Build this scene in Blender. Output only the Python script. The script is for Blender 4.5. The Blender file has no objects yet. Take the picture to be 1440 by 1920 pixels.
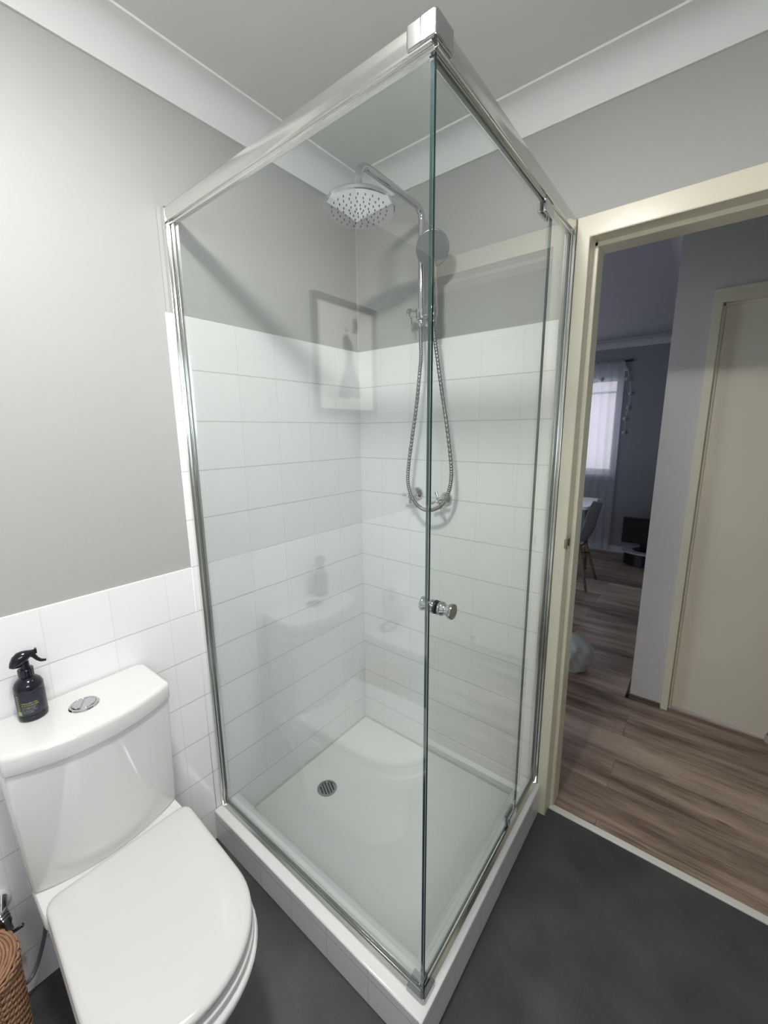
import bpy, bmesh, math, random
from mathutils import Vector, Matrix
from math import pi, sin, cos, radians

random.seed(7)
SC = bpy.context.scene
COL = SC.collection
FZ = 0.03            # finished floor level

# ------------------------------------------------------------------ camera
def setup_camera():
    yaw, pitch, roll = radians(38.425427), radians(-11.120675), radians(-0.529134)
    f = Vector((-sin(yaw) * cos(pitch), cos(yaw) * cos(pitch), sin(pitch)))
    r = Vector((cos(yaw), sin(yaw), 0))
    u = r.cross(f)
    r2 = r * cos(roll) + u * sin(roll)
    u2 = -r * sin(roll) + u * cos(roll)
    cam = bpy.data.cameras.new('camera')
    o = bpy.data.objects.new('camera', cam)
    COL.objects.link(o)
    m = Matrix((r2, u2, -f)).transposed().to_4x4()
    m.translation = Vector((1.25217, -1.41153, 1.46768))
    o.matrix_world = m
    cam.sensor_fit = 'VERTICAL'
    cam.sensor_height = 36
    cam.sensor_width = 27
    cam.lens = 36 * 776.89 / 1920
    cam.clip_start = 0.02
    SC.camera = o
setup_camera()

# ------------------------------------------------------------------ light
w = bpy.data.worlds.new('sky')
SC.world = w
w.use_nodes = True
w.node_tree.nodes['Background'].inputs[0].default_value = (0.75, 0.85, 1.0, 1)
w.node_tree.nodes['Background'].inputs[1].default_value = 1.6
VS = SC.view_settings
VS.view_transform = 'Standard'
VS.look = 'None'
VS.exposure = 0.25
VS.gamma = 1.0
VS.use_curve_mapping = False

LAMP = (0.80, -1.25, 2.372)
LAMP_W = 82
def area(name, loc, rot, size, power, color, shape='DISK', size_y=None):
    l = bpy.data.lights.new(name, 'AREA')
    l.shape = shape
    l.size = size
    if size_y: l.size_y = size_y
    l.energy = power
    l.color = color
    o = bpy.data.objects.new(name, l)
    COL.objects.link(o)
    o.location = loc
    o.rotation_euler = rot
    return o
area('ceiling_lamp_light', (LAMP[0], LAMP[1], 2.3615), (0, 0, 0), 0.165, 11.5, (1.0, 0.985, 0.95))
# daylight through the dining window, and added fill light behind an invented bathroom window
area('dining_daylight', (-0.17, 4.20, 1.47), (radians(90), 0, pi), 1.0, 3.0, (0.72, 0.74, 1.0), 'RECTANGLE', 1.05)
area('bathroom_fill', (2.12, -1.80, 1.75), (radians(90), 0, radians(90)), 0.85, 17, (0.88, 0.92, 1.0), 'RECTANGLE', 0.6)

# ------------------------------------------------------------------ materials
MATS = {}
def new_mat(name):
    m = bpy.data.materials.new(name)
    m.use_nodes = True
    return m, m.node_tree, m.node_tree.nodes['Principled BSDF']
def N(nt, t, **kw):
    n = nt.nodes.new(t)
    for k, v in kw.items():
        if k in ('operation', 'blend_type', 'data_type', 'noise_dimensions', 'feature', 'wave_type', 'bands_direction'):
            setattr(n, k, v)
    return n
def M_(nt, op, a, b=None, c=None):
    n = nt.nodes.new('ShaderNodeMath'); n.operation = op
    for i, v in enumerate((a, b, c)):
        if v is None: continue
        if isinstance(v, (int, float)): n.inputs[i].default_value = v
        else: nt.links.new(v, n.inputs[i])
    return n.outputs[0]
def mixc(nt, f, a, b, blend='MIX'):
    n = nt.nodes.new('ShaderNodeMix'); n.data_type = 'RGBA'; n.blend_type = blend
    for sock, v in ((n.inputs[0], f), (n.inputs[6], a), (n.inputs[7], b)):
        if isinstance(v, (int, float)): sock.default_value = v
        elif isinstance(v, (tuple, list)): sock.default_value = (*v[:3], 1)
        else: nt.links.new(v, sock)
    return n.outputs[2]
def noise(nt, scale, detail=3, rough=0.5, vec=None):
    n = nt.nodes.new('ShaderNodeTexNoise')
    n.inputs['Scale'].default_value = scale
    n.inputs['Detail'].default_value = detail
    n.inputs['Roughness'].default_value = rough
    if vec is not None: nt.links.new(vec, n.inputs['Vector'])
    return n.outputs['Fac']
def coords(nt):
    g = nt.nodes.new('ShaderNodeNewGeometry')     # world position: walls and floors keep their joints where they stand
    return g
def bump(nt, bs, h, strength=0.2, dist=0.002):
    b = nt.nodes.new('ShaderNodeBump')
    b.inputs['Strength'].default_value = strength
    b.inputs['Distance'].default_value = dist
    nt.links.new(h, b.inputs['Height'])
    nt.links.new(b.outputs[0], bs.inputs['Normal'])
def simple(name, col, rough=0.5, metal=0.0, var=0.03, vscale=8, spec=0.5, bmp=0.0, bscale=200, coat=0.0):
    m, nt, bs = new_mat(name)
    tc = nt.nodes.new('ShaderNodeTexCoord').outputs['Object']
    f = noise(nt, vscale, 4, 0.55, tc)
    c = mixc(nt, f, tuple(x * (1 - var) for x in col), tuple(min(1, x * (1 + var)) for x in col))
    nt.links.new(c, bs.inputs['Base Color'])
    bs.inputs['Roughness'].default_value = rough
    bs.inputs['Metallic'].default_value = metal
    bs.inputs['Specular IOR Level'].default_value = spec
    bs.inputs['Coat Weight'].default_value = coat
    bs.inputs['Coat Roughness'].default_value = 0.05
    if bmp > 0:
        bump(nt, bs, noise(nt, bscale, 3, 0.6, tc), bmp, 0.001)
    MATS[name] = m
    return m

PAINT = simple('grey_wall_paint', (0.40, 0.40, 0.385), 0.55, var=0.02, vscale=2, bmp=0.35, bscale=45)
CEIL = simple('pale_ceiling_paint', (0.70, 0.70, 0.68), 0.7, var=0.03, vscale=3, bmp=0.15, bscale=60)
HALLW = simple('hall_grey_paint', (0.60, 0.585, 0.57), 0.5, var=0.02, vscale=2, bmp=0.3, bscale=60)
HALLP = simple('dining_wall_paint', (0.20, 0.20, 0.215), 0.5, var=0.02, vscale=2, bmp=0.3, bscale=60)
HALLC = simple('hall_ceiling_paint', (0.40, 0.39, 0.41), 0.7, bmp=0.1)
CORN = simple('white_cornice_paint', (0.74, 0.74, 0.725), 0.5, var=0.015)
CREAM = simple('cream_gloss_enamel', (0.74, 0.70, 0.55), 0.28, var=0.03, vscale=5, bmp=0.12, bscale=30)
DOORM = simple('cream_door_paint', (0.78, 0.73, 0.60), 0.35, var=0.02, bmp=0.08, bscale=50)
CERAMIC = simple('white_vitreous_china', (0.71, 0.71, 0.695), 0.06, var=0.01, spec=0.6, coat=0.3)
SEATP = simple('white_seat_plastic', (0.62, 0.62, 0.605), 0.13, var=0.01, spec=0.5)
WPLAST = simple('white_plastic', (0.78, 0.78, 0.76), 0.3)
ACRYL = simple('white_shower_base', (0.86, 0.86, 0.845), 0.22, var=0.015, vscale=4)
CHROME = simple('polished_chrome', (0.60, 0.60, 0.62), 0.04, 1.0, var=0.02, vscale=30)
SATIN = simple('brushed_grey_chrome', (0.26, 0.26, 0.275), 0.22, 1.0)
MIRROR = simple('mirror_chrome_plate', (0.70, 0.70, 0.72), 0.015, 1.0, var=0.0)
CHROMED = simple('satin_chrome', (0.42, 0.42, 0.44), 0.18, 1.0, var=0.03)
ALU = simple('bright_aluminium', (0.78, 0.78, 0.76), 0.16, 1.0, var=0.03, vscale=12)
HOSE = simple('metal_hose', (0.30, 0.30, 0.295), 0.35, 1.0)
BLACKP = simple('black_gloss_plastic', (0.010, 0.011, 0.018), 0.12, var=0.05)
LABELB = simple('dark_navy_label', (0.022, 0.023, 0.04), 0.35)
YELLOW = simple('yellow_print', (0.50, 0.46, 0.09), 0.5)
GREYPR = simple('pale_grey_print', (0.38, 0.38, 0.40), 0.5)
GREEN = simple('green_print', (0.22, 0.50, 0.16), 0.5)
RUBBER = simple('black_rubber', (0.012, 0.012, 0.012), 0.5)
DARKG = simple('dark_recess', (0.02, 0.02, 0.022), 0.5)
BLACKM = simple('black_frame_paint', (0.02, 0.02, 0.022), 0.35)
PAPER = simple('cream_print_paper', (0.72, 0.70, 0.64), 0.6)
INK = simple('black_ink', (0.03, 0.035, 0.03), 0.6)
TVB = simple('black_television_plastic', (0.012, 0.012, 0.014), 0.25)
TVG = simple('black_glass_stand', (0.02, 0.022, 0.026), 0.15)
SILVER = simple('pale_shelf_edge', (0.5, 0.5, 0.52), 0.4)
WOODL = simple('beech_leg_wood', (0.17, 0.11, 0.07), 0.5, var=0.15)
TABLEW = simple('white_table_laminate', (0.80, 0.80, 0.82), 0.25)
SHELLG = simple('grey_shell_plastic', (0.20, 0.20, 0.22), 0.4)
BAGM = simple('crumpled_grey_plastic', (0.50, 0.50, 0.48), 0.45, var=0.08, bmp=0.6, bscale=18)
CABLE = simple('pale_cable', (0.55, 0.5, 0.45), 0.5)
BALLM = simple('pale_cotton_ball', (0.42, 0.41, 0.40), 0.8, bmp=0.5, bscale=90)
THRESH = simple('white_threshold_plastic', (0.74, 0.74, 0.70), 0.35)
BRONZE = simple('brass_strike', (0.45, 0.40, 0.32), 0.25, 1.0, var=0.2)
STOPM = simple('clear_grey_stopper', (0.40, 0.37, 0.30), 0.15)

def tile_mat(name, offx, offy, offz, pitch=0.15, col=(0.86, 0.86, 0.86), vfade=0.26):
    m, nt, bs = new_mat(name)
    g = coords(nt)
    sp = nt.nodes.new('ShaderNodeSeparateXYZ'); nt.links.new(g.outputs['Position'], sp.inputs[0])
    sn = nt.nodes.new('ShaderNodeSeparateXYZ'); nt.links.new(g.outputs['True Normal'], sn.inputs[0])
    wv = noise(nt, 9, 2, 0.5, g.outputs['Position'])
    def line(co, off, wd):
        t = M_(nt, 'SUBTRACT', co, off)
        t = M_(nt, 'DIVIDE', t, pitch)
        t = M_(nt, 'ADD', t, 100.5)
        t = M_(nt, 'FRACT', t)
        t = M_(nt, 'SUBTRACT', t, 0.5)
        t = M_(nt, 'ABSOLUTE', t)
        t = M_(nt, 'MULTIPLY', t, pitch)
        t = M_(nt, 'SUBTRACT', 1.0, M_(nt, 'DIVIDE', t, wd))
        n = nt.nodes.new('ShaderNodeClamp'); nt.links.new(t, n.inputs[0])
        return n.outputs[0]
    def side(i):
        return M_(nt, 'LESS_THAN', M_(nt, 'ABSOLUTE', sn.outputs[i]), 0.5)
    notop = side(2)
    lx = M_(nt, 'MULTIPLY', M_(nt, 'MULTIPLY', line(sp.outputs[0], offx, 0.0022), side(0)), notop)
    ly = M_(nt, 'MULTIPLY', M_(nt, 'MULTIPLY', line(sp.outputs[1], offy, 0.0022), side(1)), notop)
    lz = M_(nt, 'MULTIPLY', line(sp.outputs[2], offz, 0.0024), notop)
    v = M_(nt, 'MULTIPLY', M_(nt, 'MAXIMUM', lx, ly), vfade)
    fac = M_(nt, 'MAXIMUM', v, lz)
    h = M_(nt, 'SUBTRACT', 1.0, fac)
    # every tile its own faint tone
    def cell(co, off): return M_(nt, 'FLOOR', M_(nt, 'DIVIDE', M_(nt, 'SUBTRACT', co, off), pitch))
    cx = nt.nodes.new('ShaderNodeCombineXYZ')
    nt.links.new(cell(sp.outputs[0], offx), cx.inputs[0]); nt.links.new(cell(sp.outputs[1], offy), cx.inputs[1]); nt.links.new(cell(sp.outputs[2], offz), cx.inputs[2])
    wn = nt.nodes.new('ShaderNodeTexWhiteNoise'); nt.links.new(cx.outputs[0], wn.inputs[0])
    base = mixc(nt, wn.outputs['Value'], tuple(c * 0.975 for c in col), col)
    c = mixc(nt, M_(nt, 'MULTIPLY', fac, 0.75), base, (0.42, 0.42, 0.41))
    nt.links.new(c, bs.inputs['Base Color'])
    bs.inputs['Roughness'].default_value = 0.16
    hh = M_(nt, 'ADD', h, M_(nt, 'MULTIPLY', wv, 0.12))
    bump(nt, bs, hh, 0.35, 0.0015)
    MATS[name] = m
    return m
TILE = tile_mat('white_square_wall_tiles', 0.1228, -0.1440, 0.0)
HOBT = tile_mat('white_hob_tiles', 0.118, -0.06, -0.03, col=(0.78, 0.78, 0.775), vfade=0.6)

def vinyl_mat():
    m, nt, bs = new_mat('charcoal_vinyl')
    g = coords(nt); p = g.outputs['Position']
    a = noise(nt, 2.2, 5, 0.6, p); b = noise(nt, 9, 6, 0.65, p); d = noise(nt, 240, 2, 0.5, p)
    f = M_(nt, 'ADD', M_(nt, 'MULTIPLY', a, 0.6), M_(nt, 'MULTIPLY', b, 0.4))
    r = nt.nodes.new('ShaderNodeValToRGB'); nt.links.new(f, r.inputs[0])
    r.color_ramp.elements[0].position = 0.36; r.color_ramp.elements[0].color = (0.044, 0.042, 0.045, 1)
    r.color_ramp.elements[1].position = 0.66; r.color_ramp.elements[1].color = (0.098, 0.094, 0.096, 1)
    c = mixc(nt, M_(nt, 'MULTIPLY', d, 0.35), r.outputs[0], (0.035, 0.035, 0.035))
    sp = nt.nodes.new('ShaderNodeSeparateXYZ'); nt.links.new(p, sp.inputs[0])
    def ln(i, off, pitch):
        t = M_(nt, 'FRACT', M_(nt, 'ADD', M_(nt, 'DIVIDE', M_(nt, 'SUBTRACT', sp.outputs[i], off), pitch), 50.5))
        t = M_(nt, 'MULTIPLY', M_(nt, 'ABSOLUTE', M_(nt, 'SUBTRACT', t, 0.5)), pitch)
        return M_(nt, 'LESS_THAN', t, 0.0012)
    l = M_(nt, 'MAXIMUM', ln(0, 1.14, 0.61), ln(1, -0.27, 0.305))
    c = mixc(nt, M_(nt, 'MULTIPLY', l, 0.28), c, (0.03, 0.03, 0.03))
    nt.links.new(c, bs.inputs['Base Color'])
    bs.inputs['Roughness'].default_value = 0.42
    bump(nt, bs, d, 0.25, 0.001)
    return m
VINYL = vinyl_mat()

def wood_mat():
    m, nt, bs = new_mat('weathered_oak_laminate')
    g = coords(nt)
    mp = nt.nodes.new('ShaderNodeMapping'); nt.links.new(g.outputs['Position'], mp.inputs[0])
    mp.inputs['Location'].default_value = (0.14, -0.098, 0)
    br = nt.nodes.new('ShaderNodeTexBrick'); nt.links.new(mp.outputs[0], br.inputs['Vector'])
    br.offset = 0.38; br.offset_frequency = 2; br.squash = 1.0
    br.inputs['Scale'].default_value = 1.0
    br.inputs['Brick Width'].default_value = 1.2
    br.inputs['Row Height'].default_value = 0.183
    br.inputs['Mortar Size'].default_value = 0.0014
    br.inputs['Mortar Smooth'].default_value = 0.2
    br.inputs['Bias'].default_value = 0.0
    br.inputs['Color1'].default_value = (0.0, 0.0, 0.0, 1)
    br.inputs['Color2'].default_value = (1.0, 1.0, 1.0, 1)
    br.inputs['Mortar'].default_value = (0.5, 0.5, 0.5, 1)
    # grain stretched along x, shifted per plank
    tone = nt.nodes.new('ShaderNodeSeparateColor'); nt.links.new(br.outputs['Color'], tone.inputs[0])
    t = tone.outputs[0]
    sh = nt.nodes.new('ShaderNodeVectorMath'); sh.operation = 'MULTIPLY_ADD'
    cb = nt.nodes.new('ShaderNodeCombineXYZ'); nt.links.new(t, cb.inputs[0]); nt.links.new(t, cb.inputs[1]); nt.links.new(t, cb.inputs[2])
    nt.links.new(cb.outputs[0], sh.inputs[0]); sh.inputs[1].default_value = (7.3, 3.1, 5.7); nt.links.new(g.outputs['Position'], sh.inputs[2])
    m2 = nt.nodes.new('ShaderNodeMapping'); nt.links.new(sh.outputs[0], m2.inputs[0]); m2.inputs['Scale'].default_value = (0.9, 6.5, 1)
    a = noise(nt, 2.0, 6, 0.6, m2.outputs[0])
    m3 = nt.nodes.new('ShaderNodeMapping'); nt.links.new(sh.outputs[0], m3.inputs[0]); m3.inputs['Scale'].default_value = (4, 90, 1)
    b = noise(nt, 2.0, 4, 0.7, m3.outputs[0])
    m4 = nt.nodes.new('ShaderNodeMapping'); nt.links.new(sh.outputs[0], m4.inputs[0]); m4.inputs['Scale'].default_value = (2.6, 13, 1)
    k = noise(nt, 1.6, 3, 0.5, m4.outputs[0])
    f = M_(nt, 'ADD', M_(nt, 'MULTIPLY', a, 0.72), M_(nt, 'MULTIPLY', b, 0.28))
    f = M_(nt, 'ADD', f, M_(nt, 'MULTIPLY', M_(nt, 'SUBTRACT', t, 0.5), 0.22))
    r = nt.nodes.new('ShaderNodeValToRGB'); nt.links.new(f, r.inputs[0])
    e = r.color_ramp.elements
    e[0].position = 0.30; e[0].color = (0.13, 0.086, 0.064, 1)
    e[1].position = 0.72; e[1].color = (0.66, 0.54, 0.42, 1)
    x = e.new(0.50); x.color = (0.42, 0.315, 0.245, 1)
    kn = nt.nodes.new('ShaderNodeMapRange'); nt.links.new(k, kn.inputs[0])
    kn.inputs[1].default_value = 0.66; kn.inputs[2].default_value = 0.76
    c = mixc(nt, M_(nt, 'MULTIPLY', kn.outputs[0], 0.7), r.outputs[0], (0.03, 0.02, 0.015))
    c = mixc(nt, M_(nt, 'MULTIPLY', br.outputs['Fac'], 0.6), c, (0.03, 0.02, 0.018))
    nt.links.new(c, bs.inputs['Base Color'])
    bs.inputs['Roughness'].default_value = 0.33
    bump(nt, bs, b, 0.12, 0.0008)
    return m
WOOD = wood_mat()
SKIRT = simple('brown_skirting', (0.10, 0.065, 0.048), 0.4, var=0.2)

def glass_mat(name, tint=(0.93, 0.965, 0.95)):
    m = bpy.data.materials.new(name); m.use_nodes = True; nt = m.node_tree
    for n in list(nt.nodes):
        if n.type == 'BSDF_PRINCIPLED': nt.nodes.remove(n)
    out = [n for n in nt.nodes if n.type == 'OUTPUT_MATERIAL'][0]
    g = nt.nodes.new('ShaderNodeNewGeometry')
    dp = nt.nodes.new('ShaderNodeVectorMath'); dp.operation = 'DOT_PRODUCT'
    nt.links.new(g.outputs['Incoming'], dp.inputs[0]); nt.links.new(g.outputs['Normal'], dp.inputs[1])
    c = M_(nt, 'ABSOLUTE', dp.outputs['Value'])
    f = M_(nt, 'ADD', M_(nt, 'MULTIPLY', M_(nt, 'POWER', M_(nt, 'SUBTRACT', 1.0, c), 5.0), 0.93), 0.066)
    tr = nt.nodes.new('ShaderNodeBsdfTransparent'); tr.inputs[0].default_value = (*[math.sqrt(x) for x in tint], 1)
    gl = nt.nodes.new('ShaderNodeBsdfGlossy'); gl.inputs['Roughness'].default_value = 0.0; gl.inputs[0].default_value = (1, 1, 1, 1)
    mx = nt.nodes.new('ShaderNodeMixShader')
    nt.links.new(f, mx.inputs[0]); nt.links.new(tr.outputs[0], mx.inputs[1]); nt.links.new(gl.outputs[0], mx.inputs[2])
    nt.links.new(mx.outputs[0], out.inputs['Surface'])
    return m
GLASS = glass_mat('clear_shower_glass')
GEDGEP = simple('pale_glass_edge', (0.15, 0.18, 0.17), 0.2)
GEDGE = simple('green_glass_edge', (0.012, 0.045, 0.042), 0.15, var=0.3, vscale=3)
CLEARG = glass_mat('window_glass', (0.97, 0.98, 0.98))

def emit(name, col, strength, rough=0.4):
    m, nt, bs = new_mat(name)
    bs.inputs['Base Color'].default_value = (0.8, 0.8, 0.8, 1)
    bs.inputs['Emission Color'].default_value = (*col, 1)
    bs.inputs['Emission Strength'].default_value = strength
    return m
DIFFUSER = emit('lit_lamp_diffuser', (1.0, 0.98, 0.94), LAMP_W)

def sheer_mat():
    m = bpy.data.materials.new('sheer_white_voile'); m.use_nodes = True; nt = m.node_tree
    bs = nt.nodes['Principled BSDF']; out = [n for n in nt.nodes if n.type == 'OUTPUT_MATERIAL'][0]
    bs.inputs['Base Color'].default_value = (0.75, 0.75, 0.78, 1); bs.inputs['Roughness'].default_value = 0.9
    tl = nt.nodes.new('ShaderNodeBsdfTranslucent'); tl.inputs[0].default_value = (0.8, 0.8, 0.84, 1)
    tr = nt.nodes.new('ShaderNodeBsdfTransparent')
    a = nt.nodes.new('ShaderNodeMixShader'); a.inputs[0].default_value = 0.55
    b = nt.nodes.new('ShaderNodeMixShader'); b.inputs[0].default_value = 0.45
    nt.links.new(bs.outputs[0], a.inputs[1]); nt.links.new(tl.outputs[0], a.inputs[2])
    nt.links.new(a.outputs[0], b.inputs[1]); nt.links.new(tr.outputs[0], b.inputs[2])
    nt.links.new(b.outputs[0], out.inputs['Surface'])
    return m
SHEER = sheer_mat()

def sky_outside():
    m, nt, bs = new_mat('pink_brick_outside')
    g = coords(nt)
    mp = nt.nodes.new('ShaderNodeMapping'); nt.links.new(g.outputs['Position'], mp.inputs[0]); mp.inputs['Rotation'].default_value = (radians(90), 0, 0)
    br = nt.nodes.new('ShaderNodeTexBrick'); nt.links.new(mp.outputs[0], br.inputs['Vector'])
    br.inputs['Scale'].default_value = 4; br.inputs['Color1'].default_value = (0.80, 0.62, 0.56, 1); br.inputs['Color2'].default_value = (0.82, 0.66, 0.60, 1)
    br.inputs['Mortar'].default_value = (0.6, 0.52, 0.48, 1); br.inputs['Mortar Size'].default_value = 0.01
    nt.links.new(br.outputs['Color'], bs.inputs['Base Color']); bs.inputs['Roughness'].default_value = 0.8
    return m
BRICK = sky_outside()

def wicker_mat():
    m, nt, bs = new_mat('woven_rattan')
    tc = nt.nodes.new('ShaderNodeTexCoord').outputs['Object']
    a = noise(nt, 60, 4, 0.6, tc)
    c = mixc(nt, a, (0.16, 0.075, 0.038), (0.44, 0.25, 0.145))
    nt.links.new(c, bs.inputs['Base Color']); bs.inputs['Roughness'].default_value = 0.5
    return m
WICKER = wicker_mat()

# ------------------------------------------------------------------ mesh helpers
def finish(bm, name, mat, parent=None, smooth=None, bevel=0, segs=2, mats=None, subsurf=0, loc=None, angle=35):
    me = bpy.data.meshes.new(name)
    bmesh.ops.recalc_face_normals(bm, faces=bm.faces)
    if smooth is not None:
        for f in bm.faces: f.smooth = bool(smooth)
    bm.to_mesh(me); bm.free()
    for m in (mats or [mat]): me.materials.append(m)
    o = bpy.data.objects.new(name, me); COL.objects.link(o)
    if parent: o.parent = parent
    if loc: o.location = loc
    if bevel:
        b = o.modifiers.new('bevel', 'BEVEL'); b.width = bevel; b.segments = segs; b.limit_method = 'ANGLE'; b.angle_limit = radians(40)
        b.harden_normals = False
        for p in me.polygons: p.use_smooth = True
        me.set_sharp_from_angle(angle=radians(50)) if False else None
    if subsurf:
        s = o.modifiers.new('sub', 'SUBSURF'); s.levels = subsurf; s.render_levels = subsurf
    if (smooth or bevel) and not subsurf:
        try:
            me.set_sharp_from_angle(angle=radians(angle))
        except Exception: pass
    return o
def box(bm, a, b, mi=0):
    x0, y0, z0 = (min(a[i], b[i]) for i in range(3)); x1, y1, z1 = (max(a[i], b[i]) for i in range(3))
    v = [bm.verts.new(p) for p in ((x0,y0,z0),(x1,y0,z0),(x1,y1,z0),(x0,y1,z0),(x0,y0,z1),(x1,y0,z1),(x1,y1,z1),(x0,y1,z1))]
    for q in ((0,3,2,1),(4,5,6,7),(0,1,5,4),(1,2,6,5),(2,3,7,6),(3,0,4,7)):
        f = bm.faces.new([v[i] for i in q]); f.material_index = mi
    return v
def boxes(name, mat, lst, parent=None, bevel=0, segs=2):
    bm = bmesh.new()
    for a, b in lst: box(bm, a, b)
    return finish(bm, name, mat, parent, bevel=bevel, segs=segs)
def frame_from(d):
    d = d.normalized()
    a = Vector((0, 0, 1)) if abs(d.z) < 0.9 else Vector((1, 0, 0))
    u = d.cross(a).normalized(); v = d.cross(u).normalized()
    return u, v
def lathe(bm, prof, origin=(0,0,0), axis=(0,0,1), n=32, mi=0, cap=True):
    """prof: list of (radius, height along axis)"""
    ax = Vector(axis).normalized(); u, v = frame_from(ax); o = Vector(origin)
    rings = []
    for r, h in prof:
        rings.append([bm.verts.new(o + ax * h + (u * cos(2*pi*i/n) + v * sin(2*pi*i/n)) * max(r, 1e-5)) for i in range(n)])
    for a, b in zip(rings, rings[1:]):
        for i in range(n):
            f = bm.faces.new((a[i], a[(i+1) % n], b[(i+1) % n], b[i])); f.material_index = mi; f.smooth = True
    if cap:
        for rg in (rings[0], rings[-1]):
            f = bm.faces.new(rg); f.material_index = mi
    return rings
def catmull(pts, sub=8):
    P = [Vector(p) for p in pts]; out = []
    for i in range(len(P) - 1):
        p0 = P[max(i-1, 0)]; p1 = P[i]; p2 = P[i+1]; p3 = P[min(i+2, len(P)-1)]
        for k in range(sub):
            t = k / sub
            out.append(0.5 * ((2*p1) + (p2-p0)*t + (2*p0-5*p1+4*p2-p3)*t*t + (-p0+3*p1-3*p2+p3)*t**3))
    out.append(P[-1]); return out
def round_path(pts, r, seg=8):
    P = [Vector(p) for p in pts]; out = [P[0]]
    for i in range(1, len(P)-1):
        a = (P[i-1]-P[i]).normalized(); b = (P[i+1]-P[i]).normalized()
        s = P[i] + a*r; e = P[i] + b*r
        for k in range(seg+1):
            t = k/seg
            out.append(s.lerp(P[i], t).lerp(P[i].lerp(e, t), t))
    out.append(P[-1]); return out
def tube(bm, path, r, n=14, mi=0, rfun=None, sx=1.0):
    path = [Vector(p) for p in path]
    d0 = (path[1]-path[0]).normalized(); u, v = frame_from(d0); rings = []
    for i, p in enumerate(path):
        d = (path[min(i+1, len(path)-1)] - path[max(i-1, 0)]).normalized()
        u = (u - d * u.dot(d)).normalized(); v = d.cross(u)
        rr = rfun(i / (len(path)-1)) if rfun else r
        rings.append([bm.verts.new(p + (u*cos(2*pi*k/n)*sx + v*sin(2*pi*k/n)) * rr) for k in range(n)])
    for a, b in zip(rings, rings[1:]):
        for k in range(n):
            f = bm.faces.new((a[k], a[(k+1) % n], b[(k+1) % n], b[k])); f.smooth = True; f.material_index = mi
    bm.faces.new(rings[0]); bm.faces.new(rings[-1][::-1])
def extrude_poly(bm, pts, ax, a, b, mi=0):
    """pts 2D in the plane perpendicular to axis index ax (order of remaining axes), from a to b"""
    def mk(p, t):
        q = list(p); q.insert(ax, t); return bm.verts.new(q)
    A = [mk(p, a) for p in pts]; B = [mk(p, b) for p in pts]
    n = len(pts)
    bm.faces.new(A[::-1]).material_index = mi; bm.faces.new(B).material_index = mi
    for i in range(n):
        bm.faces.new((A[i], A[(i+1) % n], B[(i+1) % n], B[i])).material_index = mi
def loft(bm, loops, cap=True, mi=0, smooth=True):
    R = [[bm.verts.new(p) for p in lp] for lp in loops]
    n = len(R[0])
    for a, b in zip(R, R[1:]):
        for i in range(n):
            f = bm.faces.new((a[i], a[(i+1) % n], b[(i+1) % n], b[i])); f.smooth = smooth; f.material_index = mi
    if cap:
        bm.faces.new(R[0][::-1]).material_index = mi; bm.faces.new(R[-1]).material_index = mi
    return R
def tag(o, label=None, cat=None, group=None, kind=None):
    if label: o['label'] = label
    if cat: o['category'] = cat
    if group: o['group'] = group
    if kind: o['kind'] = kind
    return o
def thing(name, label, cat, loc=(0, 0, 0), group=None):
    o = bpy.data.objects.new(name, None); COL.objects.link(o); o.location = loc; o.empty_display_size = 0.05
    return tag(o, label, cat, group)
def adopt(root):
    """children were modelled in world space: keep them there"""
    def rec(o, off):
        for c in o.children:
            c.location = Vector(c.location) - off if o is root else c.location
            rec(c, off)
    rec(root, Vector(root.location))
def structure(o, label=None):
    o['kind'] = 'structure'
    if label: o['label'] = label
    return o

# ------------------------------------------------------------------ room shell
XR, YB, ZC = 2.05, -2.36, 2.42
def wall(name, lst, mat, label):
    return structure(boxes(name, mat, lst), label)
wall('wall_left', [((-0.106, YB-0.1, 0), (-0.006, 0.006, ZC+0.05))], PAINT, 'pale grey painted wall behind the toilet')
wall('wall_front', [((-0.106, 0.006, 0), (0.868, 0.116, ZC+0.05)), ((0.868, 0.006, 2.060), (1.768, 0.116, ZC+0.05)), ((1.768, 0.006, 0), (3.2, 0.116, ZC+0.05))], PAINT, 'pale grey painted wall with the doorway')
wall('wall_right', [((XR, YB-0.1, 0), (XR+0.1, -2.23, ZC+0.05)), ((XR, -1.37, 0), (XR+0.1, 0.006, ZC+0.05)), ((XR, -2.23, 0), (XR+0.1, -1.37, 1.44)), ((XR, -2.23, 2.06), (XR+0.1, -1.37, ZC+0.05))], PAINT, 'pale grey painted wall with the added fill window opposite the toilet')
wall('wall_back', [((-0.006, YB-0.1, 0), (XR, YB, ZC))], PAINT, 'pale grey painted wall behind the bath')
structure(boxes('floor', VINYL, [((-0.006, YB, FZ-0.06), (XR, 0.040, FZ))]), 'charcoal vinyl bathroom floor')
structure(boxes('ceiling', CEIL, [((-0.006, YB, ZC), (XR, 0.006, ZC+0.05))]), 'grey painted bathroom ceiling')

t = structure(boxes('trim_1', TILE, [((-0.006, -0.811, 0.0), (0, 0.006, 1.8)), ((-0.006, YB, 0.0), (0, -0.811, 1.05))], bevel=0.0015, segs=1), 'white square tiles on the left wall, stepping down beside the shower')
structure(boxes('trim_2', TILE, [((0.0, 0.0, 0.0), (0.863, 0.006, 1.8))], bevel=0.0015, segs=1), 'white square tiles on the shower wall beside the doorway')
structure(boxes('trim_3', PAINT, [((-0.006, -0.806, 1.8), (-0.003, -0.790, 2.07)), ((0.853, -0.001, 1.8), (0.868, 0.006, 2.06))]), 'thin plaster build-up beside the shower channel')

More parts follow.
